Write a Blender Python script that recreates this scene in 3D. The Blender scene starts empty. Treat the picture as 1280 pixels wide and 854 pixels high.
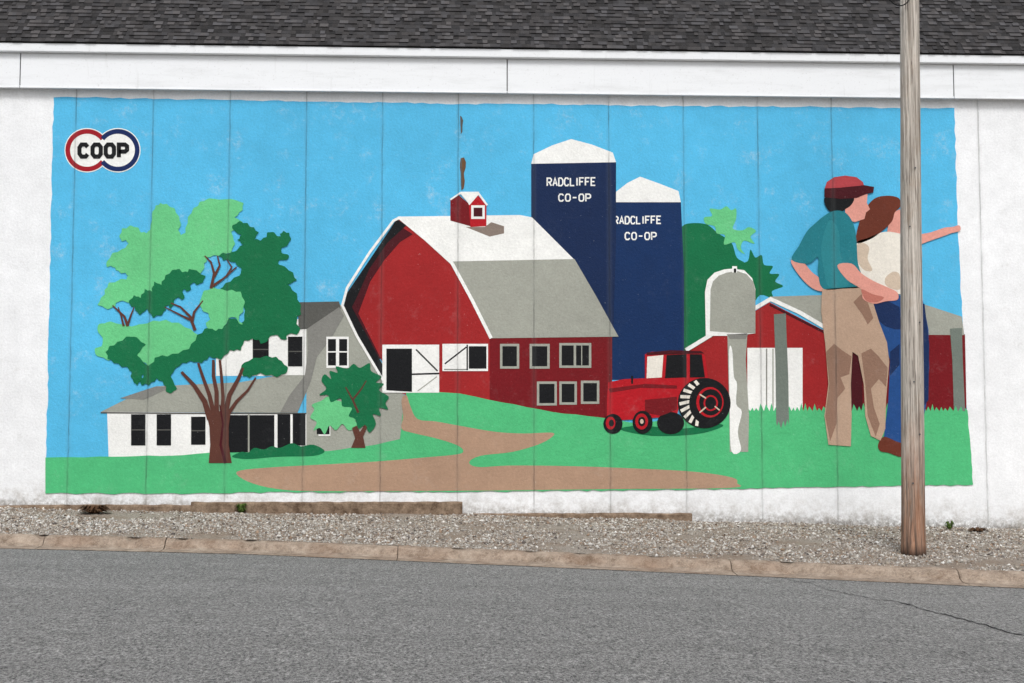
import bpy, bmesh, math, random
import numpy as np
from mathutils import Vector, noise
random.seed(7); np.random.seed(7)
S=bpy.context.scene; COL=S.collection
# ---------------------------------------------------------------- camera
PITCH=math.radians(4.3); YAW=math.radians(2.63); F=1280*50/36; CZ=1.5; WY=22.5
C0=Vector((0,0,CZ))
sa,ca,sp,cp=math.sin(YAW),math.cos(YAW),math.sin(PITCH),math.cos(PITCH)
FW=Vector((sa*cp,ca*cp,sp)); RT=Vector((ca,-sa,0)); UP=Vector((-sa*sp,-ca*sp,cp))
cam=bpy.data.cameras.new('camera'); co=bpy.data.objects.new('camera',cam); COL.objects.link(co)
co.location=C0; co.rotation_euler=(math.pi/2+PITCH,0,-YAW); cam.lens=50; cam.sensor_width=36; cam.clip_end=2000
S.camera=co
def ray(x,y): return FW+RT*((x-640)/F)+UP*((427-y)/F)
def onY(x,y,Y=WY):
    d=ray(x,y); return C0+d*(Y/d.y)
G=0.024
def zr(X): return -G*X
def onroad(x,y,h=0):
    d=ray(x,y); t=(CZ-h)/(-d.z-G*d.x); return C0+d*t
# ---------------------------------------------------------------- object helpers
WLOC={}
def tag(o,label=None,cat=None,group=None,kind=None):
    if label:o['label']=label
    if cat:o['category']=cat
    if group:o['group']=group
    if kind:o['kind']=kind
    return o
def empty(name,loc,label,cat,group=None):
    o=bpy.data.objects.new(name,None); COL.objects.link(o); o.location=loc; WLOC[o.name]=Vector(loc)
    return tag(o,label,cat,group)
def link(name,me,mats,parent=None,smooth=False):
    n=len(me.vertices); a=np.empty(n*3,dtype=np.float32); me.vertices.foreach_get('co',a); a=a.reshape(-1,3)
    c=Vector((float(a[:,0].min()+a[:,0].max())/2,float(a[:,1].min()+a[:,1].max())/2,float(a[:,2].min())))
    a-=np.array(c,dtype=np.float32); me.vertices.foreach_set('co',a.ravel()); me.update()
    for m in mats: me.materials.append(m)
    o=bpy.data.objects.new(name,me); COL.objects.link(o); WLOC[o.name]=c
    if parent: o.parent=parent; o.location=c-WLOC[parent.name]
    else: o.location=c
    if smooth: me.polygons.foreach_set('use_smooth',[True]*len(me.polygons))
    return o
def frombm(name,bm,mats,parent=None,smooth=False):
    me=bpy.data.meshes.new(name); bm.to_mesh(me); bm.free(); return link(name,me,mats,parent,smooth)
def bx(bm,x0,x1,y0,y1,z0,z1,bev=0,mi=0):
    r=bmesh.ops.create_cube(bm,size=1); vs=r['verts']
    for v in vs: v.co=Vector((x0+(v.co.x+.5)*(x1-x0),y0+(v.co.y+.5)*(y1-y0),z0+(v.co.z+.5)*(z1-z0)))
    fs=list({f for v in vs for f in v.link_faces})
    for f in fs:f.material_index=mi
    if bev:
        es=list({e for v in vs for e in v.link_edges}); bmesh.ops.bevel(bm,geom=es,offset=bev,segments=2,affect='EDGES')
# ---------------------------------------------------------------- materials
def lin(c):
    return tuple(((v/255)/12.92 if v/255<=.04045 else ((v/255+.055)/1.055)**2.4) for v in c)+(1,)
class N:
    def __init__(s,name,rough=.7):
        s.m=bpy.data.materials.new(name); s.m.use_nodes=True; s.t=s.m.node_tree; s.b=s.t.nodes['Principled BSDF']
        s.b.inputs['Roughness'].default_value=rough; s.b.inputs['Specular IOR Level'].default_value=.2
        s.pos=s.n('ShaderNodeNewGeometry').outputs['Position']
    def n(s,t): return s.t.nodes.new(t)
    def put(s,sock,v):
        if isinstance(v,bpy.types.NodeSocket): s.t.links.new(v,sock)
        elif v is not None:
            if isinstance(v,tuple) and sock.type=='VECTOR': v=v[:3]
            sock.default_value=v
    def math(s,op,a,b=None,c=None,clamp=False):
        n=s.n('ShaderNodeMath'); n.operation=op; n.use_clamp=clamp; s.put(n.inputs[0],a); s.put(n.inputs[1],b); s.put(n.inputs[2],c); return n.outputs[0]
    def vscale(s,v):
        n=s.n('ShaderNodeVectorMath'); n.operation='MULTIPLY'; s.put(n.inputs[0],s.pos); n.inputs[1].default_value=v; return n.outputs[0]
    def noise(s,scale,detail=4,rough=.55,vec=None):
        n=s.n('ShaderNodeTexNoise'); n.inputs['Scale'].default_value=scale; n.inputs['Detail'].default_value=detail; n.inputs['Roughness'].default_value=rough
        s.put(n.inputs['Vector'],vec if vec is not None else s.pos); return n.outputs['Fac']
    def mr(s,v,a,b,c,d):
        n=s.n('ShaderNodeMapRange'); s.put(n.inputs[0],v)
        for i,q in enumerate((a,b,c,d)): s.put(n.inputs[i+1],q)
        return n.outputs[0]
    def mix(s,f,a,b,mode='MIX'):
        n=s.n('ShaderNodeMix'); n.data_type='RGBA'; n.blend_type=mode; s.put(n.inputs[0],f); s.put(n.inputs[6],a); s.put(n.inputs[7],b); return n.outputs[2]
    def scale(s,col,f):
        n=s.n('ShaderNodeVectorMath'); n.operation='SCALE'; s.put(n.inputs[0],col); s.put(n.inputs[3],f); return n.outputs[0]
    def xyz(s):
        n=s.n('ShaderNodeSeparateXYZ'); s.put(n.inputs[0],s.pos); return n.outputs
    def bump(s,h,dist,st=1,prev=None):
        n=s.n('ShaderNodeBump'); n.inputs['Distance'].default_value=dist; n.inputs['Strength'].default_value=st; s.put(n.inputs['Height'],h)
        if prev is not None: s.put(n.inputs['Normal'],prev)
        return n.outputs[0]
    def out(s,col,nrm=None):
        s.put(s.b.inputs['Base Color'],col)
        if nrm is not None: s.put(s.b.inputs['Normal'],nrm)
        return s.m
JX0=onY(192,120).x; JW=(onY(1222,130).x-JX0)/11
ZB0=onY(0,634).z; XB0=onY(0,634).x; ZB1=onY(1280,661).z; XB1=onY(1280,661).x; SB=(ZB1-ZB0)/(XB1-XB0)
def paintmat(name,rgb,fade=.12,rough=.62,wall=False):
    k=N(name,rough); x,y,z=k.xyz()
    base=lin(rgb)
    big=k.noise(.6,3,.6); mid=k.noise(3.6,4,.65); fine=k.noise(30,3,.75)
    f=k.math('MULTIPLY',k.mr(big,.3,.7,.93,1.06),k.mr(mid,.3,.7,.94,1.05))
    f=k.math('MULTIPLY',f,k.mr(fine,.3,.7,.92,1.07))
    col=k.scale(base,f)
    rub=k.math('MULTIPLY',k.mr(k.noise(2.3,6,.75),.54,.74,0,1),k.mr(k.noise(13,4,.75),.44,.64,0,1))
    if fade>0: col=k.mix(k.math('MULTIPLY',rub,fade*2.6,None,True),col,lin((222,228,228)))
    # panel joints
    xo=k.math('ADD',k.math('SUBTRACT',x,JX0),k.mr(mid,.2,.8,-.008,.008))
    u=k.math('DIVIDE',xo,JW); fr=k.math('ABSOLUTE',k.math('SUBTRACT',k.math('FRACT',k.math('ADD',u,.5)),.5)); dist=k.math('MULTIPLY',fr,JW)
    jl=k.mr(dist,.003,.014,1,0); jw=k.mr(dist,.01,.06,1,0)
    vary=k.mr(k.noise(1.9,3,.65),.36,.62,.1,1)
    col=k.mix(k.math('MULTIPLY',k.math('MULTIPLY',jl,vary),.55 if not wall else .42),col,k.scale(base,.3) if not wall else lin((120,118,114)))
    col=k.mix(k.math('MULTIPLY',jw,.09),col,lin((120,125,125)))
    zz=k.math('SUBTRACT',z,k.math('ADD',k.math('MULTIPLY',k.math('SUBTRACT',x,XB0),SB),ZB0))
    if wall:
        n4=k.noise(5,6,.78)
        d=k.math('MULTIPLY',k.mr(zz,0,.5,1,0),k.mr(n4,.43,.63,0,1))
        col=k.mix(k.math('MULTIPLY',d,.72),col,lin((136,126,112)))
        d2=k.math('MULTIPLY',k.mr(zz,.0,.2,1,0),k.mr(k.noise(14,4,.8),.42,.56,0,1))
        col=k.mix(k.math('MULTIPLY',d2,.75),col,lin((92,86,76)))
        col=k.mix(k.mr(n4,.6,.74,0,.28),col,lin((172,170,164)))
        col=k.mix(k.mr(fine,.66,.74,0,.4),col,lin((146,144,138)))
    else:
        col=k.mix(k.mr(fine,.69,.75,0,.4),col,lin((200,204,202)))
    h=k.math('ADD',k.noise(24,4,.75),k.math('MULTIPLY',jl,-1.0))
    return k.out(col,k.bump(h,.014,.6))
P={}
def pm(key,rgb,**kw):
    P[key]=paintmat('paint_'+key,rgb,**kw)
pm('sky',(84,184,228),fade=.17); pm('grass',(78,184,122),fade=.04); pm('path',(172,141,118),fade=.04)
pm('light_green',(102,196,132),fade=.04); pm('dark_green',(6,108,66),fade=.02); pm('brown',(90,52,42),fade=.01)
pm('white',(238,239,236),fade=0); pm('grey',(158,160,150),fade=.03); pm('mid_grey',(130,130,125),fade=.02); pm('dark_grey',(88,88,84),fade=.02)
pm('black',(12,14,18),fade=.01); pm('red',(156,32,34),fade=.03); pm('dark_red',(114,12,22),fade=.02); pm('maroon',(70,8,20),fade=.01)
pm('bright_red',(178,16,30),fade=.03); pm('navy',(10,36,76),fade=.01); pm('navy2',(8,44,90),fade=.01); pm('taupe',(134,120,110),fade=.02)
pm('teal',(32,124,136),fade=.03); pm('teal_light',(42,134,144),fade=.03); pm('skin',(224,156,142),fade=.02); pm('skin_dark',(190,116,102),fade=.02)
pm('hair',(104,48,32),fade=.02); pm('tan',(186,158,136),fade=.03); pm('tan_dark',(146,114,96),fade=.03); pm('cream',(232,227,216),fade=.02); pm('beige',(206,188,168),fade=.02)
pm('denim',(30,74,134),fade=.03); pm('denim_dark',(16,42,86),fade=.02); pm('logo_red',(156,18,34),fade=.01); pm('logo_blue',(14,36,88),fade=.01)
pm('post_grey',(112,122,114),fade=.03); pm('cap',(178,66,72),fade=.02); pm('rust',(104,74,50),fade=.02)
WALLM=paintmat('white_wall_paint',(238,240,242),fade=0,wall=True)
# ---------------------------------------------------------------- mural helpers
LU=.0011
def rc(x0,y0,x1,y1): return [(x0,y0),(x1,y0),(x1,y1),(x0,y1)]
def el(cx,cy,rx,ry,n=28,a0=0,a1=360):
    full=abs(a1-a0)>=360; m=n if full else n+1
    return [(cx+rx*math.cos(math.radians(a0+(a1-a0)*i/n)),cy+ry*math.sin(math.radians(a0+(a1-a0)*i/n))) for i in range(m)]
def cr(p,k=4):
    o=[];n=len(p)
    for i in range(n):
        a,b,c,d=[Vector(p[(i+j-1)%n]) for j in range(4)]
        for s in range(k):
            t=s/k; q=.5*((2*b)+(c-a)*t+(2*a-5*b+4*c-d)*t*t+(3*b-a-3*c+d)*t**3); o.append((q.x,q.y))
    return o
def leafy(p,amp=2.0):
    q=cr(p,3); A=sum(q[i-1][0]*q[i][1]-q[i][0]*q[i-1][1] for i in range(len(q))); sg=1 if A>0 else -1
    o=[];n=len(q)
    for i in range(n):
        a=Vector(q[i-1]);b=Vector(q[i]);c=Vector(q[(i+1)%n]); t=(c-a)
        if t.length<1e-5: continue
        t.normalize(); nn=Vector((t.y,-t.x))*sg
        e=random.uniform(.3,1)*amp if i%2 else -random.uniform(0,.5)*amp
        if (b-a).length<2: e*=.4
        v=b+nn*e; o.append((v.x,v.y))
    return cr(o,2)
def wob(p,amp=.5,step=14,closed=True):
    o=[];n=len(p)
    for i in range(n if closed else n-1):
        a=Vector(p[i]);b=Vector(p[(i+1)%n]);m=max(1,int((b-a).length/step))
        for s in range(m):
            q=a.lerp(b,s/m)
            if s: q=q+Vector((random.uniform(-amp,amp),random.uniform(-amp,amp)))
            o.append((q.x,q.y))
    if not closed:o.append(p[-1])
    return o
def paint(name,parent,pieces,label=None):
    bm=bmesh.new(); mats=[]; cnt=0
    def mi(k):
        if P[k] not in mats: mats.append(P[k])
        return mats.index(P[k])
    for pc in pieces:
        kind,pts,mk,ly=pc[:4]; off=ly*LU+cnt*.00012+.002; cnt+=1
        def V(q):
            w=onY(q[0],q[1]); w.y=WY-off; return bm.verts.new(w)
        if kind in 'psg':
            if kind=='s': pts=cr(pts)
            if kind=='g': pts=leafy(pts)
            f=bm.faces.new([V(q) for q in pts]); f.normal_update()
            if f.normal.y>0: f.normal_flip()
            f.material_index=mi(mk)
        else:
            w=pc[4]; closed=len(pc)>5 and pc[5]; n=len(pts)
            ws=list(w) if isinstance(w,(list,tuple)) else [w]*n
            if len(ws)==2 and n!=2: ws=[ws[0]+(ws[1]-ws[0])*i/(n-1) for i in range(n)]
            pr=[]
            for i in range(n):
                b=Vector(pts[i]); a=Vector(pts[i-1]) if (i or closed) else None; c=Vector(pts[(i+1)%n]) if (i<n-1 or closed) else None
                d1=(b-a).normalized() if a is not None else None; d2=(c-b).normalized() if c is not None else None
                d1=d1 or d2; d2=d2 or d1
                t=(d1+d2); t=t.normalized() if t.length>1e-4 else d1
                nn=Vector((-t.y,t.x)); s=max(.5,nn.dot(Vector((-d1.y,d1.x)))); nn=nn*(ws[i]/2/s)
                pr.append((V(b+nn),V(b-nn)))
            for i in range(n if closed else n-1):
                a=pr[i];b=pr[(i+1)%n]
                f=bm.faces.new((a[0],b[0],b[1],a[1])); f.normal_update()
                if f.normal.y>0:f.normal_flip()
                f.material_index=mi(mk)
    bmesh.ops.triangulate(bm,faces=bm.faces[:],ngon_method='EAR_CLIP')
    o=frombm(name,bm,mats,parent)
    if label:o['label']=label
    return o
FONT={'R':[[(0,1),(0,0),(.75,0),(1,.14),(1,.38),(.75,.52),(0,.52)],[(.5,.52),(1,1)]],'A':[[(0,1),(.5,0),(1,1)],[(.2,.66),(.8,.66)]],
'D':[[(0,0),(.65,0),(1,.25),(1,.75),(.65,1),(0,1),(0,0)]],'C':[[(1,.2),(.75,0),(.25,0),(0,.25),(0,.75),(.25,1),(.75,1),(1,.8)]],
'L':[[(0,0),(0,1),(.95,1)]],'I':[[(.5,0),(.5,1)]],'F':[[(1,0),(0,0),(0,1)],[(0,.5),(.8,.5)]],'E':[[(1,0),(0,0),(0,1),(1,1)],[(0,.5),(.8,.5)]],
'O':[[(.25,0),(.75,0),(1,.22),(1,.78),(.75,1),(.25,1),(0,.78),(0,.22)]],'P':[[(0,1.05),(0,0),(.75,0),(1,.14),(1,.44),(.75,.58),(0,.58)]],'-':[[(.1,.5),(.9,.5)]]}
def text(s,x0,x1,y0,y1,mat,ly,sw,slope=0,gap=.32):
    W=[.45 if c=='I' else 1 for c in s]; tot=sum(W)+gap*(len(s)-1); u=(x1-x0)/tot; x=x0; out=[]
    for c,w in zip(s,W):
        for st in FONT[c]:
            pts=[(x+a*w*u,y0+b*(y1-y0)+(x-x0)*slope) for a,b in st]
            out.append(('l',pts,mat,ly,sw,c=='O'))
        x+=(w+gap)*u
    return out
# ---------------------------------------------------------------- MURAL
mb=onY(640,613)
MU=empty('mural',(mb.x,WY,mb.z),'large farm mural painted on the white concrete panel wall under the fascia','mural')
top=[(67,122),(130,122),(192,124),(290,125),(386,127),(481,128),(576,130),(671,130),(762,132),(855,133),(948,133),(1040,134),(1110,135),(1193,135)]
paint('painted_sky',MU,[('p',wob(top+[(1196,250),(1203,395),(1208,520),(1100,560),(500,580),(58,580),(61,400)],1.0,9),'sky',0)])
def spikes(x0,x1,y,h=7):
    o=[];x=x0
    while x<x1: o+= [(x,y),(x+2.5,y-h*random.uniform(.5,1.5))]; x+=random.uniform(4.5,7)
    return o
paint('painted_grass',MU,[
 ('p',wob([(57,572),(140,571),(230,569),(262,566),(410,564),(470,556),(500,549),(503,520),(508,490),(530,489),(575,492),(612,500),(690,515),(765,524),(800,530),(860,520),(905,516)],.5,14,False)+spikes(908,1207,514)+wob([(1209,513),(1216,606),(1040,609),(920,611),(760,613),(578,615),(380,615),(200,617),(57,617)],1.0,9,False),'grass',10.5)])
paint('painted_path',MU,[('s',[(296,590),(330,585),(400,581),(470,577),(530,572),(572,568),(579,563),(570,556),(545,548),(515,541),(502,536),(504,520),(502,500),(508,494),(513,508),(522,524),(545,527),(578,533),(620,540),(655,542),(690,541),(689,547),(672,556),(640,565),(605,569),(590,574),(587,580),(600,584),(640,582),(720,583),(800,586),(870,590),(915,597),(921,604),(912,610),(760,611.5),(578,613.5),(400,614),(345,611),(310,602)],'path',11.5)])
# trees behind
paint('painted_tree',MU,[('s',[(853,283),(866,279),(884,281),(898,292),(914,303),(921,322),(932,330),(940,350),(930,400),(900,425),(870,436),(850,438),(850,300)],'dark_green',.8),
 ('s',[(920,342),(926,330),(935,326),(938,312),(944,322),(952,319),(955,331),(966,333),(962,342),(974,343),(969,352),(979,358),(965,364),(966,373),(950,369),(938,384),(925,376)],'dark_green',1.2),
 ('s',[(882,280),(880,272),(890,270),(887,261),(900,262),(908,258),(914,263),(920,261),(920,274),(916,286),(928,288),(936,284),(945,289),(938,296),(943,305),(930,301),(926,310),(931,318),(922,312),(918,303),(905,306),(906,294),(896,292),(893,283)],'light_green',4.2)])
# farmhouse
H=paint('painted_farmhouse',MU,[
 ('p',[(270,425),(316,420),(383,395),(383,470),(270,470)],'white',2),
 ('p',[(383,398),(424,379),(505,492),(504,552),(440,564),(383,570)],'grey',3),
 ('p',[(134,515),(383,517),(383,572),(136,574)],'white',4),
 ('p',[(283,519),(343,519),(343,570),(283,570)],'black',6),('l',[(311,518),(311,569)],'grey',7,2),('l',[(345,518),(345,568)],'white',7,3),
 ('p',rc(393,518,413,545),'white',6),('p',[(393,525),(398,520),(398,545),(393,545)],'grey',7)])
paint('roof',H,[('p',[(373,378),(424,377),(426,386),(410,408),(388,411),(373,412)],'dark_grey',5),
 ('p',[(126,515),(160,498),(195,483),(300,478),(350,469),(384,469),(362,496),(352,516)],'grey',5),
 ('p',[(424,384),(430,395),(416,420),(396,447),(389,476),(372,516),(350,516),(362,494),(381,470),(385,440),(384,411)],'mid_grey',6),
 ('l',[(126,516),(240,517),(383,517)],'dark_grey',7,1.6),('p',[(150,498),(195,483),(215,484),(180,500)],'mid_grey',6)])
for x0,y0,x1,y1 in [(164,518,182,557),(196,518,214,557),(239,521,257,556),(316,424,336,450),(360,421,378,458),(347,518,363,562),(366,517,382,557),(396,522,412,543)]:
    px=[('p',rc(x0,y0,x1,y1),'black',8)]
    if x0 not in(347,366,396): px+=[('l',[(x0,(y0+y1)/2),(x1,(y0+y1)/2)],'dark_grey',9,1.3)]
    paint('window',H,px)
paint('window',H,[('p',rc(408,421,436,460),'white',8),('p',rc(410,424,420,457),'black',9),('p',rc(424,424,434,457),'black',9),('l',[(408,440),(436,440)],'white',10,1.6)])
# barn
B=paint('painted_barn',MU,[
 ('p',[(500,272),(565,327),(614,422),(613,506),(560,497),(510,495),(478,480),(478,452),(444,392),(438,366),(497,278)],'red',7),
 ('p',[(502,284),(516,293),(500,303),(480,326),(463,352),(448,392),(476,448),(470,452),(436,388),(440,362),(488,290)],'maroon',8),
 ('p',[(612,421),(765,421),(765,528),(690,524),(612,508)],'dark_red',7)])
paint('roof',B,[
 ('p',[(497,271),(650,269),(665,272),(718,325),(565,328)],'white',10),
 ('p',[(565,327),(718,324),(746,372),(773,421),(614,423),(590,372)],'grey',10),
 ('p',[(496,274),(508,282),(484,304),(462,336),(446,372),(440,384),(470,440),(488,476),(476,474),(448,424),(429,386),(434,366),(460,328)],'black',9),
 ('l',[(500,272),(492,276),(462,316),(434,360),(428,382),(446,420),(478,474),(484,482)],'white',11,3.2),
 ('l',[(484,478),(500,490),(508,490)],'white',11,2.5),
 ('l',[(499,272),(532,299),(565,329),(590,375),(614,423)],'white',11,4.2)])
paint('roof_shadow',B,[('p',[(582,284),(606,284),(614,278),(630,283),(630,292),(612,296)],'taupe',11)])
CU=paint('cupola',B,[('p',[(563,249),(572,243),(586,255),(588,283),(563,276)],'dark_red',12),('p',[(586,256),(597,244),(608,257),(608,283),(588,284)],'bright_red',12)])
paint('cupola_roof',CU,[('p',[(564,248),(576,240),(599,240),(586,255),(576,243)],'white',13),('l',[(586,256),(598,242),(609,257)],'white',14,2.4),('l',[(563,250),(576,241)],'white',14,2)])
paint('window',CU,[('p',rc(589,257,606,274),'white',14),('p',rc(592,260,603,271),'maroon',15)])
D=paint('barn_door',B,[('p',rc(478,431,549,491),'white',12),('p',[(483,436),(515,436),(515,490),(483,488)],'black',13)])
paint('door_panel',D,[('l',[(515,468),(549,467)],'black',14,2),('l',[(520,437),(547,464)],'black',14,1.8),('l',[(522,489),(546,471)],'grey',14,1.2)])
D2=paint('hay_door',B,[('p',rc(553,430,610,464),'white',12),('l',[(556,455),(583,434)],'black',13,1.8),('l',[(555,462),(584,462)],'mid_grey',13,1.3),('l',[(584,431),(584,463)],'black',13,1.8)])
paint('opening',D2,[('p',rc(586,433,608,461),'black',14)])
for x0,y0,x1,y1 in [(625,430,649,461),(662,430,687,461),(699,429,739,460),(671,477,696,507),(699,477,721,506),(726,476,749,505)]:
    w=paint('window',B,[('p',rc(x0,y0,x1,y1),'grey',12)])
    if x1-x0>30:
        q_=[('p',rc(x0+3,y0+3,x0+18,y1-3),'black',13),('p',rc(x0+21,y0+3,x1-3,y1-3),'black',13),('l',[(x0+28,y0+3),(x0+28,y1-3)],'grey',14,1.2)]
    else: q_=[('p',rc(x0+3,y0+3,x1-3,y1-3),'black',13)]
    paint('pane',w,q_)
# silos
s1=paint('painted_silo',MU,[('p',[(664,204),(770,203),(770,300),(765,475),(740,475),(664,280)],'navy',4)],'taller navy silo with white domed roof')
paint('silo_roof',s1,[('p',[(664,205),(667,193),(690,182),(714,174),(740,181),(766,191),(770,203)],'white',5)])
s2=paint('painted_silo',MU,[('p',[(768,252),(851,252),(855,340),(855,435),(853,475),(763,475)],'navy2',2)],'shorter navy silo with white roof')
paint('silo_roof',s2,[('p',[(770,253),(770,240),(784,229),(800,221),(825,230),(848,239),(851,253)],'white',5)])
paint('lettering',s1,text('RADCLIFFE',684,744,223,232.5,'white',6,1.75,-.01,.42)); paint('lettering',s1,text('CO-OP',698.5,738,243,251.5,'white',6,1.75,0,.48))
paint('lettering',s2,text('RADCLIFFE',767.5,826,271,280,'white',3,1.75,-.01,.42)); paint('lettering',s2,text('CO-OP',781.5,820,291,299.5,'white',3,1.75,0,.48))
# right shed
R=paint('painted_shed',MU,[('p',[(858,441),(962,378),(1035,416),(1035,520),(880,524)],'red',7),('p',[(1033,416),(1206,418),(1208,517),(1035,518)],'dark_red',7),
  ('p',rc(1058,430,1078,518),'maroon',8)])
paint('roof',R,[('p',[(962,371),(1028,369),(1120,372),(1150,379),(1202,396),(1205,419),(1036,418),(1030,410)],'grey',8),
 ('l',[(857,438),(880,424),(922,398),(963,374),(1000,391),(1034,411)],'white',9,5),('l',[(962,381),(1033,417)],'maroon',8.5,3)])
paint('shed_door',R,[('p',rc(934,435,1003,518),'white',9),('l',[(958,436),(958,517)],'mid_grey',10,1.6),('l',[(966,436),(966,517)],'grey',10,1.6)])
paint('fence_post',MU,[('p',[(967,393),(982,392),(983,420),(985,470),(986,530),(983,538),(978,535),(973,540),(970,532),(969,450)],'post_grey',12),('p',[(966,541),(969,524),(971,533),(973,527),(976,536),(979,526),(981,534),(984,524),(989,542)],'grass',13)])
paint('fence_post',MU,[('p',[(1187,411),(1202,410),(1203,450),(1206,514),(1192,515),(1190,450)],'post_grey',12),('p',[(1190,518),(1194,507),(1197,515),(1201,508),(1204,518)],'grass',13)])
# mailbox
M=paint('painted_mailbox',MU,[('p',[(882,420),(881,365),(884,350),(893,341),(905,337),(916,336),(930,338),(940,348),(944,362),(944,417),(910,420)],'white',12),
 ('p',[(887,414),(888,362),(891,352),(898,345),(908,341),(921,339),(933,343),(941,352),(944,364),(944,417),(912,416)],'grey',13)])
paint('mailbox_flag',M,[('p',rc(915,333,921,341),'white',14),('p',rc(917,336,920,341),'black',15)])
paint('mailbox_post',M,[('p',[(909,418),(934,417),(932,450),(936,520),(935,565),(912,565),(911,500)],'grey',12),('p',[(908,418),(935,418),(932,424),(912,424)],'mid_grey',13),
 ('s',[(911,440),(915,438),(917,470),(921,480),(920,505),(927,515),(922,540),(926,563),(914,564),(912,520)],'white',13.4)])
# tractor
T=paint('painted_tractor',MU,[('s',[(775,537),(800,532),(850,536),(895,530),(902,534),(870,543),(815,545)],'dark_green',12),
 ('p',[(760,478),(780,474),(806,473),(806,443),(814,440),(875,439),(881,445),(885,474),(878,480),(850,500),(846,520),(800,524),(764,526),(757,520)],'bright_red',14),
 ('p',[(760,486),(806,480),(846,482),(846,486),(800,485),(763,491)],'dark_red',15),('p',[(806,500),(846,496),(846,512),(826,520),(806,516)],'dark_red',15),
 ('l',[(757,480),(757,520)],'dark_red',15,3),('l',[(790,470),(790,480)],'black',15,2.5)])
paint('cab_window',T,[('p',[(809,446),(829,444),(827,472),(808,473)],'cream',16)])
paint('cab_window',T,[('p',[(833,444),(858,443),(858,472),(831,473)],'black',16)])
paint('cab_window',T,[('p',[(862,443),(877,443),(881,472),(862,472)],'black',16)])
paint('cab_roof',T,[('p',[(808,441),(838,438),(876,439),(880,442),(808,444)],'maroon',17)])
paint('wheel',T,[('p',el(838,529,17,14),'black',15)])
w=paint('wheel',T,[('p',el(766,530,12,12.5),'black',17),('p',el(763,529,6,8),'bright_red',18),('p',el(764,529,3.2,4.4),'black',19)])
w=paint('wheel',T,[('p',el(803,528,12.5,14.5),'black',17),('p',el(801.8,527,8,10),'bright_red',18),('p',el(802,527,4.6,6),'black',19),('p',el(802,527,2.2,3),'beige',20)])
lug=[]
for i in range(9):
    a=math.radians(108+i*17.5); c,s=math.cos(a),math.sin(a)
    a2=a+.14; lug.append(('l',[(880+18*math.cos(a2),504+19*math.sin(a2)),(880+31*c,504+30*s)],'cream',19,4))
paint('wheel',T,[('p',el(880,504,33,31.5,40),'black',18)]+lug+[('p',el(886,504,25,27,36),'black',20),('p',el(887,503,17,19,32),'bright_red',22),('p',el(888,503,14.5,16.5,24),'black',23),('p',el(888,504,9,10,20),'bright_red',24),('p',el(888,504,7,8,20),'black',24.5),
  ('l',[(874,493),(882,498)],'beige',25,1.8),('l',[(874,516),(882,509)],'beige',25,1.8),('l',[(893,508),(899,513)],'beige',25,1.6)])
# big tree
big=paint('painted_tree',MU,[
 ('g',[(190,270),(196,258),(204,255),(217,262),(225,276),(224,292),(232,291),(236,272),(247,257),(262,250),(300,252),(302,262),(294,272),(302,278),(290,290),(293,305),(283,318),(262,320),(256,330),(248,343),(212,342),(207,356),(214,366),(190,374),(168,378),(148,377),(141,385),(123,381),(131,368),(137,355),(158,349),(160,343),(148,339),(142,333),(133,331),(142,318),(157,310),(160,302),(151,299),(154,287),(168,284),(180,292),(188,287)],'light_green',11),
 ('g',[(118,440),(130,428),(122,410),(138,403),(165,408),(192,402),(215,403),(238,412),(250,425),(240,440),(215,446),(206,458),(192,462),(176,450),(150,442),(136,450)],'light_green',11),
 ('g',[(162,380),(168,370),(176,372),(182,363),(190,364),(194,354),(202,356),(208,345),(220,337),(232,341),(240,337),(256,346),(250,355),(240,354),(236,364),(229,362),(230,374),(220,372),(215,384),(209,382),(205,390),(192,396),(184,387),(175,393),(168,384)],'dark_green',13),
 ('g',[(290,286),(300,278),(313,283),(322,291),(318,300),(330,299),(338,290),(350,297),(352,291),(361,292),(362,303),(350,314),(362,322),(346,328),(361,338),(370,350),(360,356),(370,368),(376,388),(370,400),(374,415),(360,418),(356,425),(342,418),(330,429),(320,424),(306,426),(300,437),(288,438),(276,448),(262,446),(252,453),(238,452),(224,457),(214,470),(220,486),(210,491),(206,480),(196,474),(186,480),(176,479),(180,468),(176,462),(190,455),(198,446),(216,444),(236,436),(248,420),(262,410),(280,408),(290,398),(303,404),(306,388),(300,372),(284,364),(276,361),(288,352),(302,340),(294,328),(280,324),(276,318),(290,316),(304,306),(298,300),(302,294)],'dark_green',13),
 ('g',[(135,437),(148,429),(164,421),(181,431),(172,444),(184,458),(178,470),(172,481),(166,474),(163,462),(148,455),(136,448)],'dark_green',14),
 ('g',[(253,368),(266,361),(284,364),(300,366),(305,384),(298,398),(303,406),(290,396),(280,408),(270,412),(258,408),(263,395),(252,385)],'light_green',14),
 ('g',[(302,457),(318,449),(340,447),(352,452),(360,463),(346,470),(326,467),(312,471),(303,467)],'dark_green',14)],'large spreading tree in light and dark green at the left')
bpy.data.objects['painted_tree']['label']='rounded dark green tree behind the mailbox'
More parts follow.
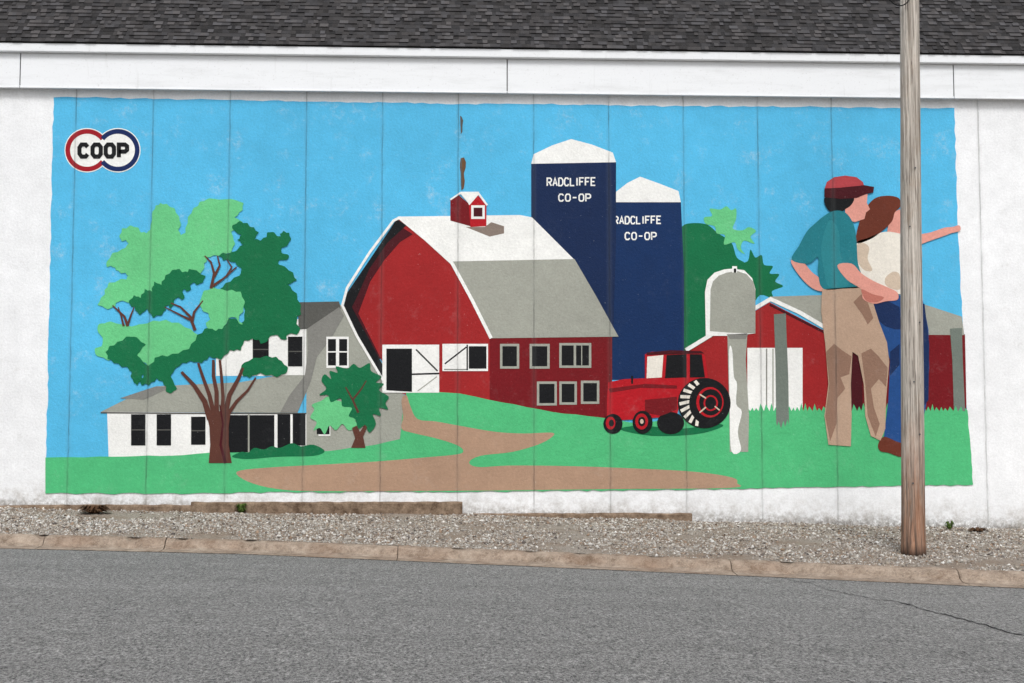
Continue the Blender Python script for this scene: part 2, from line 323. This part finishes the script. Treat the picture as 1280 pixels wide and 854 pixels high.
paint('trunk',big,[('p',[(261,579),(263,556),(262,534),(258,515),(268,511),(279,516),(289,512),(286,534),(286,556),(290,579)],'brown',15),
 ('l',[(263,524),(256,502),(243,482),(227,465)],'brown',15.2,(8,3.5)),('l',[(268,520),(262,494),(254,472),(248,454)],'brown',15.4,(6,3)),('l',[(271,520),(271,490),(267,470),(267,450)],'brown',15.6,(6,3.5)),
 ('l',[(278,520),(279,496),(277,470),(275,450)],'brown',15.7,(5,3)),('l',[(281,520),(287,494),(298,474),(304,460)],'brown',15.8,(7,3.2)),('l',[(285,518),(296,502),(310,488),(320,472)],'brown',15.9,(5,2)),
 ('l',[(275,506),(279,530),(276,556),(282,579)],'maroon',16.2,(1.5,4))])
def fork(lst): paint('branch',big,[('l',p_,'brown',15.5,w_) for p_,w_ in lst])
fork([([(244,413),(238,396),(226,384),(214,379)],(4,1.5)),([(240,404),(243,390),(254,376)],(4,1.5)),([(238,400),(222,392),(206,384)],(3,1.2))])
fork([([(264,361),(268,342),(264,328),(256,320)],(4,1.5)),([(268,346),(275,332),(272,320)],(3.5,1.5)),([(266,358),(280,348),(296,334)],(3.5,1.5)),([(283,346),(290,334),(284,325)],(2.5,1.2))])
fork([([(160,408),(156,396),(141,382)],(4,1.5)),([(155,408),(152,396),(148,384)],(3,1.2)),([(160,406),(164,394),(168,384)],(3,1.2))])
# small bush tree by the house
bsh=paint('painted_tree',MU,[('s',[(388,522),(393,512),(390,506),(402,501),(410,496),(422,501),(438,505),(448,518),(444,526),(448,532),(436,538),(428,530),(420,538),(412,532),(406,543),(400,535),(392,538),(396,528)],'light_green',14),
 ('s',[(402,476),(406,468),(414,474),(412,464),(422,466),(420,458),(434,461),(442,455),(450,460),(462,454),(464,464),(477,471),(470,478),(480,480),(474,488),(486,496),(482,504),(485,512),(474,510),(476,520),(466,518),(470,530),(462,541),(456,532),(448,536),(444,524),(436,520),(440,510),(428,508),(426,498),(414,503),(410,494),(399,494),(408,486)],'dark_green',15)],'small tree with a dark green crown beside the farmhouse')
paint('trunk',bsh,[('p',[(439,560),(444,548),(440,535),(446,532),(450,540),(456,531),(459,534),(454,546),(457,560)],'brown',16)])
paint('branch',bsh,[('l',[(448,516),(441,500),(432,484)],'brown',16,(3,1.5)),('l',[(441,500),(452,486),(458,476)],'brown',16.3,(2.5,1.2))])
paint('painted_shrub',MU,[('s',[(290,571),(302,565),(310,566),(318,560),(330,562),(340,558),(350,560),(365,554),(376,558),(392,556),(406,564),(392,570),(350,571),(310,574)],'dark_green',12)])
# people
wm=paint('painted_person',MU,[('p',[(1112,268),(1124,262),(1132,268),(1134,282),(1126,294),(1108,294)],'skin',17)],'person with long brown hair and blue jeans pointing right')
paint('arm',wm,[('s',[(1140,296),(1162,291),(1180,285),(1190,284),(1197,282),(1200,284),(1199,289),(1188,292),(1180,295),(1160,302),(1142,308)],'skin',17)])
paint('hair',wm,[('s',[(1070,304),(1072,284),(1080,264),(1092,249),(1108,245),(1123,248),(1125,258),(1118,266),(1115,276),(1108,284),(1096,294),(1086,300)],'hair',18)])
paint('blouse',wm,[('s',[(1070,304),(1084,298),(1106,290),(1130,294),(1150,302),(1151,340),(1146,366),(1110,366),(1090,352),(1076,342),(1070,325)],'cream',18),
  ('s',[(1070,308),(1078,304),(1086,310),(1084,324),(1090,338),(1080,338),(1071,326)],'beige',19),('s',[(1108,358),(1106,348),(1116,340),(1124,344),(1124,362)],'beige',19.4)])
paint('jeans',wm,[('p',[(1088,374),(1124,370),(1153,376),(1160,412),(1161,460),(1157,508),(1148,548),(1120,556),(1104,549),(1110,500),(1112,450),(1100,415)],'denim',18),
  ('p',[(1088,376),(1108,376),(1124,384),(1126,412),(1118,412),(1106,408),(1094,398)],'denim_dark',19),('p',[(1112,440),(1124,430),(1124,456),(1112,470)],'denim_dark',19),('p',[(1150,380),(1155,380),(1161,430),(1160,500),(1154,508)],'denim_dark',19)])
paint('boot',wm,[('s',[(1097,556),(1104,546),(1120,552),(1130,556),(1130,568),(1124,571),(1110,566),(1100,564)],'hair',20)])
mn=paint('painted_person',MU,[('p',[(1056,249),(1070,246),(1084,243),(1083,254),(1087,262),(1082,266),(1080,274),(1068,278),(1056,274)],'skin',20)],'person in teal shirt and tan trousers seen from behind')
paint('arm',mn,[('s',[(988,326),(1002,327),(1014,340),(1028,352),(1028,364),(1014,360),(998,344)],'skin',20)])
paint('arm',mn,[('s',[(1046,332),(1064,330),(1076,342),(1092,352),(1110,360),(1121,366),(1121,375),(1106,377),(1092,380),(1078,374),(1076,362),(1058,350)],'skin',26),
  ('s',[(1076,362),(1090,368),(1104,372),(1096,378),(1082,376)],'skin_dark',27)])
paint('hair',mn,[('s',[(1030,248),(1045,246),(1066,247),(1064,256),(1056,262),(1046,267),(1034,262)],'black',21)])
paint('cap',mn,[('p',[(1030,237),(1033,228),(1042,222),(1056,220),(1070,222),(1078,228),(1080,234),(1060,238)],'cap',22),
  ('p',[(1030,236),(1050,235),(1080,232),(1092,234),(1091,241),(1082,243),(1070,248),(1050,249),(1030,247)],'maroon',23)])
paint('shirt',mn,[('s',[(1018,280),(1030,270),(1042,264),(1056,266),(1066,280),(1070,300),(1072,330),(1079,357),(1054,361),(1028,361),(1022,340),(1022,322),(1010,330),(989,325),(998,308),(1008,290)],'teal',22),
  ('s',[(1036,276),(1048,290),(1050,320),(1060,345),(1058,358),(1036,359),(1030,340),(1026,310)],'teal_light',23)])
paint('trousers',mn,[('p',[(1027,362),(1079,358),(1090,376),(1098,402),(1108,428),(1111,452),(1107,500),(1106,536),(1100,551),(1088,545),(1081,520),(1079,480),(1072,445),(1065,440),(1063,480),(1064,520),(1063,558),(1035,556),(1030,520),(1035,480),(1031,430),(1026,390)],'tan',22),
  ('p',[(1032,440),(1042,430),(1052,438),(1064,446),(1061,468),(1050,472),(1056,486),(1046,498),(1045,530),(1037,552),(1031,520),(1036,480)],'tan_dark',23),
  ('p',[(1076,442),(1088,436),(1098,446),(1109,460),(1107,484),(1098,474),(1088,486),(1092,510),(1099,530),(1094,546),(1084,520),(1081,480)],'tan_dark',23),
  ('p',[(1066,378),(1076,368),(1084,378),(1091,398),(1084,406),(1077,393)],'tan_dark',23)])
# logo
def arc(cx,r,a0,a1): return el(cx,188,r,r*.975,36,a0,a1)
Lg=paint('painted_logo',MU,[('p',el(109,188,28.3,27.8,36),'white',3),('p',el(147.5,188,28.3,27.8,36),'white',3.3)],'round emblem of two linked rings with block letters')
paint('emblem_ring',Lg,[('l',arc(109,24.2,37,323),'logo_red',5,5.8)]); paint('emblem_ring',Lg,[('l',arc(147.5,24.2,-143,143),'logo_blue',5.4,5.8)])
paint('lettering',Lg,text('COOP',99.5,159,181,196,'black',8,5.2,0,.6))
paint('rust_stain',MU,[('p',wob([(576,198),(580,197),(582.5,203),(582,210),(580,216),(581,226),(579.5,236),(577,238),(576,226),(575,210)],.5,5),'rust',6),('p',[(576,200),(577.5,200),(578,236),(576.5,238)],'dark_grey',7)])
paint('rust_stain',MU,[('p',wob([(575,145),(577,146),(579,151),(578,158),(578,165),(576,168),(575.5,156)],.3,4),'dark_grey',6)])
# ---------------------------------------------------------------- BUILDING
XL,XR=-16,19; FD=.11
z_fb=onY(640,117,WY-FD).z; z_ft=onY(640,74,WY-FD).z; z_st=onY(640,61,WY-FD-.08).z
k=N('white_trim',.5); dirt=k.noise(1.2,5,.7,k.vscale((.7,1,5))); col=k.mix(k.mr(dirt,.5,.75,0,.28),lin((236,239,242)),lin((178,180,178)))
col=k.mix(k.mr(k.noise(30,4,.7),.6,.78,0,.45),col,lin((150,146,140)))
col=k.mix(k.mr(k.noise(1.5,5,.75,k.vscale((6,1,.8))),.6,.8,0,.25),col,lin((160,160,156))); TRIM=k.out(col,k.bump(k.noise(6,3,.6),.006,.4))
k=N('footing_concrete',.9); c=k.mix(k.mr(k.noise(7,8,.75),.35,.65,0,1),lin((88,70,56)),lin((158,138,118))); c=k.mix(k.mr(k.noise(45,3,.7),.55,.7,0,.6),c,lin((64,56,48))); FOOT=k.out(c,k.bump(k.noise(30,4,.75),.02,.8))
k=N('dark_gap',.9); DARK=k.out(lin((38,36,34)))
BD=empty('building',(1.5,WY,.3),'long white concrete panel building with dark shingled roof carrying the farm mural','building')
bm=bmesh.new(); bx(bm,XL,XR,WY,WY+14,-1.5,z_ft+.02); frombm('wall',bm,[WALLM],BD)
cuts=[XL]+[onY(x,95,WY-FD).x for x in (25,634,1192)]+[XR]
for a,b in zip(cuts[:-1],cuts[1:]):
    bm=bmesh.new(); g=.008
    bx(bm,a+g,b-g,WY-FD,WY-FD+.03,z_fb,z_ft,.004); bx(bm,a+g,b-g,WY-FD-.012,WY-FD-.0002,z_fb,z_fb+.022,.003)
    frombm('fascia_board',bm,[TRIM],BD)
bm=bmesh.new(); bx(bm,XL,XR,WY-FD+.032,WY-.002,z_fb+.03,z_fb+.05); frombm('soffit',bm,[TRIM],BD)
bm=bmesh.new(); bx(bm,XL,XR,WY-FD+.033,WY-FD+.045,z_fb+.052,z_ft-.002); frombm('fascia_backing',bm,[DARK],BD)
bm=bmesh.new(); bx(bm,XL,XR,WY-FD-.08,WY-.05,z_ft+.004,z_st,.01); frombm('eave_trim',bm,[TRIM],BD)
# footing in three steps
def fz(x,y): return onY(x,y).z
for (pa,pb,ya,yb,dp) in [(-700,240,631,631,.03),(240,578,627.5,627,.10),(579,864,641.5,641.5,.07)]:
    xa,xb=onY(pa,630).x,onY(pb,630).x; z1=fz((max(pa,0)+pb)/2,(ya+yb)/2)
    bm=bmesh.new(); nx=max(4,int((xb-xa)/.06)); 
    prev=None
    for i in range(nx+1):
        X=xa+(xb-xa)*i/nx; nz=noise.noise(Vector((X*5,dp*50,0)))*.012+noise.noise(Vector((X*22,3,0)))*.006
        ring=[bm.verts.new((X,WY+.01,z1+nz)),bm.verts.new((X,WY-dp+abs(nz),z1+nz-.005)),bm.verts.new((X,WY-dp-.01+nz,z1-.03)),bm.verts.new((X,WY-dp-.01+nz,z1-.7))]
        if prev:
            for j in range(3): bm.faces.new((prev[j],ring[j],ring[j+1],prev[j+1]))
        else: bm.faces.new(ring)
        prev=ring
    bm.faces.new(prev[::-1])
    frombm('footing',bm,[FOOT],BD)
# shingles
AN=math.radians(54); dv=np.array([0,math.cos(AN),math.sin(AN)]); nv=np.array([0,-math.sin(AN),math.cos(AN)]); E0=np.array([0,WY-FD-.105,z_st+.004])
ex=.092; NR=43; vs=[];fs=[];cs=[]
for r in range(NR):
    x=XL+random.uniform(-.2,0)
    while x<XR:
        w=random.choice((.06,.075,.09,.11,.14)); up=random.random()<.5; t=.022 if up else .006
        lvl=random.uniform(.45,1.5)*(1.15 if up else .7); tn=random.choice(((1,.99,.99),(.98,.99,1.02),(1.02,.99,.97)))
        s0=r*ex-(.0 if up else -.006); s1=(r+1)*ex+.03
        q=len(vs)
        for (xx,ss,hh) in [(x,s0,t),(x+w,s0,t),(x+w,s1,.0015),(x,s1,.0015),(x,s0,-.002),(x+w,s0,-.002)]:
            p=E0+dv*ss+nv*hh; vs.append((xx,p[1],p[2]))
        fs+=[(q,q+1,q+2,q+3),(q+4,q+5,q+1,q),(q+4,q,q+3),(q+1,q+5,q+2)]
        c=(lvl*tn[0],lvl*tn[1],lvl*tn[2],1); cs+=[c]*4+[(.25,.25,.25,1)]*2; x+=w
me=bpy.data.meshes.new('roof'); me.from_pydata(vs,[],fs); at=me.color_attributes.new('tint','FLOAT_COLOR','POINT'); at.data.foreach_set('color',np.array(cs,dtype=np.float32).ravel())
k=N('shingle',.95); a=k.n('ShaderNodeAttribute'); a.attribute_name='tint'
c=k.mix(1,lin((64,63,64)),a.outputs['Color'],'MULTIPLY'); c=k.mix(k.mr(k.noise(90,3,.85),.52,.7,0,.4),c,lin((112,111,112)))
SH=k.out(c,k.bump(k.noise(120,3,.8),.004,.7)); link('roof',me,[SH],BD)
L=NR*ex; ry=E0[1]+dv[1]*L; rz=E0[2]+dv[2]*L
bm=bmesh.new()
o1=[bm.verts.new(p) for p in [(XL,E0[1]+.02,E0[2]-.01),(XR,E0[1]+.02,E0[2]-.01),(XR,ry+.02,rz-.02),(XL,ry+.02,rz-.02),(XR,WY+14.3,rz-.9),(XL,WY+14.3,rz-.9),(XR,WY+14.3,z_ft),(XL,WY+14.3,z_ft)]]
for q in [(0,1,2,3),(3,2,4,5),(5,4,6,7),(1,6,4,2),(0,3,5,7),(0,7,6,1)]: bm.faces.new([o1[i] for i in q])
frombm('roof_deck',bm,[DARK],BD)
# ---------------------------------------------------------------- GROUND
ctrl=[(0,686),(300,693),(640,707.5),(900,719),(1280,736)]
cpts=[onroad(*p) for p in ctrl]; cx=[p.x for p in cpts]; cy=[p.y for p in cpts]
sl=(cy[-1]-cy[0])/(cx[-1]-cx[0])
def yc(X):
    if X<cx[0]: return cy[0]+(X-cx[0])*sl*.6
    if X>cx[-1]: return cy[-1]+(X-cx[-1])*sl*.6
    return float(np.interp(X,cx,cy))
wb=[onY(*p) for p in [(0,635),(240,640),(578,642.5),(865,651),(1050,655),(1280,662)]]; wx=[p.x for p in wb]; wz=[p.z for p in wb]
def zb(X):
    if X<wx[0]: return wz[0]-(X-wx[0])*.02
    if X>wx[-1]: return wz[-1]-(X-wx[-1])*.02
    return float(np.interp(X,wx,wz))
BW=.66; BH=.165
def gz(X,Y):
    y0=yc(X)+BW; z0=zr(X)+BH-.012; t=min(1,max(0,(Y-y0)/(WY-y0))); z1=zb(X); e=min(1,t*8+.1)
    return z0+(z1-z0)*(t**.9)+e*(.03*noise.noise(Vector((X*.8,Y*1.3,2)))+.012*noise.noise(Vector((X*4,Y*4,5))))
# asphalt
k=N('asphalt',.9); x,y,z=k.xyz()
g1=k.noise(48,5,.97,k.vscale((1,.5,1))); g2=k.noise(24,5,.97,k.vscale((1,.42,1)))
c=k.mix(k.mr(g1,.41,.59,0,1),lin((52,52,52)),lin((168,167,165)))
c=k.mix(k.mr(g2,.56,.62,0,.6),c,lin((206,204,200))); c=k.mix(k.mr(g2,.38,.45,.85,0),c,lin((26,26,26)))
c=k.scale(c,k.mr(k.noise(.8,4,.65,k.vscale((.10,1.3,1))),.3,.7,.88,1.06)); c=k.scale(c,k.mr(k.noise(2.6,5,.75),.3,.7,.88,1.08))
ASP=k.out(c,k.bump(g1,.012,.7))
bm=bmesh.new(); pr=None
for X in list(range(-150,-12,10))+[-12+i*.5 for i in range(49)]+list(range(20,160,10)):
    a=bm.verts.new((X,-8,zr(X))); b=bm.verts.new((X,yc(X)+.05,zr(X)))
    if pr: bm.faces.new((pr[0],a,b,pr[1]))
    pr=(a,b)
tag(frombm('road',bm,[ASP]),kind='structure')
bm=bmesh.new(); v=[bm.verts.new(p) for p in [(-400,-400,9.6-.3),(400,-400,-9.6-.3),(400,400,-9.6-.3),(-400,400,9.6-.3)]]; bm.faces.new(v)
k=N('earth',.95); GR=k.out(k.mix(k.noise(3,6,.7),lin((96,84,68)),lin((128,116,96)))); tag(frombm('ground',bm,[GR]),kind='structure')
# crack
cp_=[(962,720),(990,725),(1012,729),(1038,738),(1060,742),(1092,749),(1120,752),(1142,757),(1160,764),(1182,768),(1206,775),(1232,781),(1256,789),(1285,796)]
bm=bmesh.new(); pr=None
for i in range(len(cp_)-1):
    for s in range(6):
        t=s/6; X=cp_[i][0]*(1-t)+cp_[i+1][0]*t; Y=cp_[i][1]*(1-t)+cp_[i+1][1]*t+random.uniform(-.8,.8)
        w=(.12 if X<1030 else .2 if X<1130 else .45)*random.uniform(.4,1.5)
        a=bm.verts.new(onroad(X,Y-w,.004)); b=bm.verts.new(onroad(X,Y+w,.004))
        if pr: bm.faces.new((pr[1],b,a,pr[0]))
        pr=(a,b)
k=N('crack_dark',.95); tag(frombm('road_crack',bm,[k.out(lin((38,37,38)))]),kind='structure')
# curb
k=N('curb_concrete',.9)
c=k.mix(k.mr(k.noise(5,7,.8),.36,.64,0,1),lin((114,98,84)),lin((178,162,146))); c=k.mix(k.mr(k.noise(50,4,.85),.52,.66,0,.6),c,lin((192,180,166))); c=k.mix(k.mr(k.noise(22,5,.85),.58,.68,0,.8),c,lin((62,54,48)))
c=k.mix(k.mr(k.noise(1.1,5,.7),.45,.7,0,.45),c,lin((128,98,76)))
CURB=k.out(c,k.bump(k.noise(40,4,.8),.015,.9))
bm=bmesh.new(); prof=[(0,.006),(.10,.012),(.30,.022),(.38,.05),(.42,.105),(.46,.145),(.53,.163),(.62,.165),(.70,.15),(.74,.02)]
jx=[-40,-20,-11]+[onroad(a,b).x for a,b in [(92,675),(228,680),(500,692),(895,708),(1165,720)]]+[12,16,20,30,45]
for a,b in zip(jx[:-1],jx[1:]):
    n=max(3,int((b-a)/.05)); pr=None; lift=random.uniform(-.005,.004); yo=random.uniform(-.006,.006)
    for i in range(n+1):
        X=a+.005+(b-a-.01)*i/n; ch=noise.noise(Vector((X*1.7,0,9)))
        chip=max(0,noise.noise(Vector((X*3.1,7,1)))-.15)*.08*(2 if X<-3 else .9)
        ring=[]
        for j,(u,h) in enumerate(prof):
            nn=noise.noise(Vector((X*9,u*14,3)))*.009+noise.noise(Vector((X*25,u*30,8)))*.005
            hh=h+(lift+nn-(chip if j<8 else 0) if 3<=j<=8 else nn*.3)
            ring.append(bm.verts.new((X,yc(X)+u+yo+ch*.03+(chip*.8 if j in(3,4,5) else 0),zr(X)+(max(hh,.005) if j<9 else -.05))))
        if pr:
            for j in range(len(prof)-1): bm.faces.new((pr[j],ring[j],ring[j+1],pr[j+1]))
        pr=ring
tag(frombm('curb',bm,[CURB]),kind='structure')
# gravel bed
k=N('gravel_dirt',.95); c=k.mix(k.mr(k.noise(40,5,.85),.38,.62,0,1),lin((112,102,92)),lin((182,174,164))); c=k.mix(k.mr(k.noise(1.2,5,.65),.42,.62,0,.6),c,lin((132,112,94)))
BED=k.out(c,k.bump(k.noise(70,4,.8),.02,.9))
bm=bmesh.new(); rows=[]
xs=np.arange(-14,17.01,.2)
for X in xs: 
    X=float(X); y0=yc(X)+BW-.02; rows.append([bm.verts.new((X,y0+(WY+.02-y0)*j/22,gz(X,y0+(WY+.02-y0)*j/22))) for j in range(23)])
for a,b in zip(rows[:-1],rows[1:]):
    for j in range(22): bm.faces.new((a[j],b[j],b[j+1],a[j+1]))
tag(frombm('gravel_bed',bm,[BED],None,True),kind='structure')
NS=105000
X=np.random.uniform(-9.2,10.2,NS); U=np.random.uniform(0,1,NS)**.95
Yc=np.array([yc(v)+BW for v in X]); Y=Yc-.14+(WY-.02-Yc+.14)*U
keep=np.array([noise.noise(Vector((X[i]*.9,Y[i]*1.2,4)))*1.6+.35+random.random()*.8>.3 for i in range(NS)])
X=X[keep];Y=Y[keep]; NS=len(X); Z=np.array([gz(X[i],Y[i]) for i in range(NS)])
Yc=np.array([yc(v)+BW for v in X]); rr=np.random.gamma(3.2,.0032,NS).clip(.004,.038); rr=np.where(Y<Yc+.02,rr*.6,rr); Z=np.where(Y<Yc+.02,Z+.012,Z)
base=np.array([(1,0,0),(0,1,0),(-1,0,0),(0,-1,0),(0,0,1),(0,0,-1)],dtype=np.float32)
ang=np.random.uniform(0,6.28,NS); sc=np.stack([rr*np.random.uniform(.8,1.4,NS),rr*np.random.uniform(.7,1.2,NS),rr*np.random.uniform(.5,.9,NS)],1)
v=base[None]*sc[:,None,:]; v=v+np.random.normal(0,.22,v.shape)*rr[:,None,None]
cA,sA=np.cos(ang)[:,None],np.sin(ang)[:,None]; vx=v[:,:,0]*cA-v[:,:,1]*sA; vy=v[:,:,0]*sA+v[:,:,1]*cA
v=np.stack([vx+X[:,None],vy+Y[:,None],v[:,:,2]+(Z+rr*.2)[:,None]],2).reshape(-1,3)
fb=np.array([(0,1,4),(1,2,4),(2,3,4),(3,0,4),(1,0,5),(2,1,5),(3,2,5),(0,3,5)]); f=(fb[None]+np.arange(NS)[:,None,None]*6).reshape(-1,3)
me=bpy.data.meshes.new('gravel'); me.vertices.add(len(v)); me.vertices.foreach_set('co',v.astype(np.float32).ravel())
me.loops.add(f.size); me.loops.foreach_set('vertex_index',f.ravel().astype(np.int32)); me.polygons.add(len(f)); me.polygons.foreach_set('loop_start',np.arange(0,f.size,3,dtype=np.int32)); me.update(calc_edges=True); me.validate()
pal=np.array([lin(c) for c in [(200,194,186),(172,164,154),(220,216,210),(150,138,126),(160,138,118),(112,104,100),(184,174,160),(236,234,230)]])
ci=np.random.choice(8,NS,p=[.2,.19,.13,.13,.11,.08,.11,.05]); cc=pal[ci]*np.random.uniform(.7,1.15,(NS,1)); cc[:,3]=1
at=me.color_attributes.new('tint','FLOAT_COLOR','POINT'); at.data.foreach_set('color',np.repeat(cc,6,axis=0).astype(np.float32).ravel())
k=N('gravel_stone',.9); a=k.n('ShaderNodeAttribute'); a.attribute_name='tint'; STONE=k.out(k.scale(a.outputs['Color'],.88))
tag(link('gravel',me,[STONE]),'loose pale gravel between curb and wall','gravel',kind='stuff')
# ---------------------------------------------------------------- POLE
def onground(x,y):
    d=ray(x,y); t=10
    while t<30:
        p=C0+d*t
        if p.z<=gz(p.x,p.y): return p
        t+=.01
pb=onground(1142,693); pb.z=gz(pb.x,pb.y); pt=onY(1137,0,pb.y)
UPd=(pt-pb); HT=10.6; UPd=UPd/UPd.z
k=N('weathered_wood',.85); x,y,z=k.xyz()
st=k.noise(1,5,.75,k.vscale((30,30,.8))); st2=k.noise(1,3,.7,k.vscale((60,60,1.1)))
c=k.mix(k.mr(st,.38,.6,0,1),lin((146,137,127)),lin((222,214,204))); c=k.mix(k.mr(st2,.585,.64,0,.85),c,lin((62,54,48))); c=k.mix(k.mr(k.noise(3,4,.7),.52,.74,0,.35),c,lin((168,142,116)))
lo=k.mr(k.math('ADD',z,k.mr(k.noise(1,4,.6,k.vscale((14,14,1.2))),.3,.7,-.6,.6)),pb.z+.5,pb.z+1.9,1,0)
c=k.mix(k.math('MULTIPLY',lo,.76),c,k.mix(k.mr(st,.38,.62,0,1),lin((66,40,26)),lin((168,108,66)))); c=k.mix(k.mr(z,pb.z,pb.z+.14,.85,0),c,lin((24,20,18)))
WOOD=k.out(c,k.bump(k.math('ADD',st,k.math('MULTIPLY',st2,-1.5)),.02,.8))
PO=empty('utility_pole',pb,'weathered wooden utility pole standing in the gravel in front of the mural','utility pole')
bm=bmesh.new(); pr=None; n=36
for i in range(91):
    h=-.3+(HT+.3)*i/90; r=.158-(.158-.128)*max(0,h)/7.2+(.012*math.exp(-max(0,h)*6)); c0=pb+UPd*h
    ring=[]
    for j in range(n):
        a=2*math.pi*j/n; q=r+noise.noise(Vector((math.cos(a)*2,math.sin(a)*2,h*.35)))*.006+noise.noise(Vector((math.cos(a)*7,math.sin(a)*7,h*.8)))*.004
        ring.append(bm.verts.new((c0.x+q*math.cos(a),c0.y+q*math.sin(a),c0.z)))
    if pr:
        for j in range(n): bm.faces.new((pr[j],pr[(j+1)%n],ring[(j+1)%n],ring[j]))
    pr=ring
bm.faces.new(pr); frombm('pole_shaft',bm,[WOOD],PO,True)
k=N('dull_metal',.5); k.b.inputs['Metallic'].default_value=.6; MET=k.out(lin((96,96,98))); k=N('black_rubber',.6); RUB=k.out(lin((22,22,24)))
def tube(bm,pts,r,n=8):
    pr=None
    for i,p in enumerate(pts):
        p=Vector(p); d=(Vector(pts[min(i+1,len(pts)-1)])-Vector(pts[max(i-1,0)])).normalized(); a=d.orthogonal().normalized() if abs(d.z)>.9 else d.cross(Vector((0,0,1))).normalized(); b=d.cross(a)
        ring=[bm.verts.new(p+(a*math.cos(2*math.pi*j/n)+b*math.sin(2*math.pi*j/n))*r) for j in range(n)]
        if pr:
            for j in range(n): bm.faces.new((pr[j],pr[(j+1)%n],ring[(j+1)%n],ring[j]))
        pr=ring
def pp(x,y,dy=-.16): return onY(x,y,pb.y+dy)
bm=bmesh.new()
lp=[(1103,-30),(1108,-8),(1114,2),(1122,7),(1130,6),(1136,0),(1137,-12),(1136,-40)]
P3=[pp(*q) for q in lp]; sm=[]
for i in range(len(P3)-1):
    a,b,c_,d=P3[max(i-1,0)],P3[i],P3[i+1],P3[min(i+2,len(P3)-1)]
    for s in range(5):
        t=s/5; sm.append(.5*((2*b)+(c_-a)*t+(2*a-5*b+4*c_-d)*t*t+(3*b-a-3*c_+d)*t**3))
tube(bm,sm,.008); frombm('cable',bm,[RUB],PO,True)
for (h,a) in [(.95,-1.9),(1.6,-1.3),(2.3,-1.75),(3.1,-1.2),(4.4,-2.0),(5.2,-1.5)]:
    c0=pb+UPd*h; r=.158-.03*h/7.2+.001; d=Vector((math.cos(a),math.sin(a),0)); bm=bmesh.new()
    tube(bm,[c0+d*(r-.02),c0+d*(r+.012)],.006); tube(bm,[c0+d*(r+.012),c0+d*(r+.016)],.012); bmesh.ops.holes_fill(bm,edges=bm.edges[:]); frombm('nail',bm,[MET],PO)
# ---------------------------------------------------------------- weeds, leaves, stones
k=N('weed_green',.7); WG=k.out(k.mix(k.noise(30,3),lin((52,80,32)),lin((98,118,54)))); k=N('dead_leaf',.85); DL=k.out(k.mix(k.noise(25,3),lin((56,38,28)),lin((98,72,50))))
def tuft(name,px,py,R,Hh,n,mat,label,cat,flat=.3,lw=.02):
    p=onground(px,py); p=Vector((p.x,min(p.y,WY-.14),0)); p.z=gz(p.x,p.y); bm=bmesh.new()
    for i in range(n):
        a=random.uniform(0,6.28); l=R*random.uniform(.5,1); h=Hh*random.uniform(.3,1); d=Vector((math.cos(a),math.sin(a)*.6,0)); s=Vector((-d.y,d.x,0)).normalized()*lw*random.uniform(.5,1.2)
        b=p+d*l*.15; m=p+d*l*.6+Vector((0,0,h)); e=p+d*l+Vector((0,0,h*(1-flat)))
        v=[bm.verts.new(q) for q in (b-s*.3,b+s*.3,m+s,e,m-s)]; bm.faces.new((v[0],v[1],v[2],v[4])); bm.faces.new((v[4],v[2],v[3]))
    return tag(frombm(name,bm,[mat]),label,cat)
tuft('weed',303,640,.13,.16,46,WG,'small green weed at the foot of the wall below the painted path\'s left end','weed')
tuft('weed',1187,662,.12,.15,30,WG,'low green weed against the white wall just right of the utility pole','weed')
tuft('dead_leaf_clump',118,642,.30,.13,150,DL,'clump of brown dead leaves on the gravel under the mural\'s left end','leaves',.6,.03)
tuft('dead_leaf_clump',1222,665,.22,.07,80,DL,'brown dead leaves gathered at the wall base right of the utility pole','leaves',.7,.025)
bm=bmesh.new()
for i in range(620):
    X_=random.uniform(-9,10); Y_=yc(X_)+BW+(WY-.1-yc(X_)-BW)*random.random(); s=random.uniform(.012,.035); a=random.uniform(0,6.28); z0=gz(X_,Y_)+.02
    d=Vector((math.cos(a),math.sin(a),random.uniform(-.3,.5)))*s; e=Vector((-math.sin(a),math.cos(a),random.uniform(-.2,.3)))*s*.6; c0=Vector((X_,Y_,z0+.01))
    bm.faces.new([bm.verts.new(q) for q in (c0-d,c0-e,c0+d,c0+e)])
tag(frombm('leaf_litter',bm,[DL]),'scattered brown leaf litter on the gravel','leaf litter',kind='stuff')
# ---------------------------------------------------------------- LIGHT
W=bpy.data.worlds.new('World'); S.world=W; W.use_nodes=True; nt=W.node_tree; bg=nt.nodes['Background']
sk=nt.nodes.new('ShaderNodeTexSky'); sk.sky_type='NISHITA'; sk.sun_disc=False; sk.sun_elevation=math.radians(52); sk.sun_rotation=math.radians(180); sk.air_density=1; sk.dust_density=4; sk.ozone_density=1
hs=nt.nodes.new('ShaderNodeHueSaturation'); hs.inputs['Saturation'].default_value=.28
nt.links.new(sk.outputs[0],hs.inputs['Color']); nt.links.new(hs.outputs[0],bg.inputs[0]); bg.inputs[1].default_value=.145
sn=bpy.data.lights.new('sun','SUN'); sn.energy=1.5; sn.angle=math.radians(16); sn.color=(1,.985,.965)
so=bpy.data.objects.new('sun',sn); COL.objects.link(so); so.rotation_euler=(math.radians(38),0,0)
S.view_settings.view_transform='Standard'; S.view_settings.look='None'; S.view_settings.exposure=0
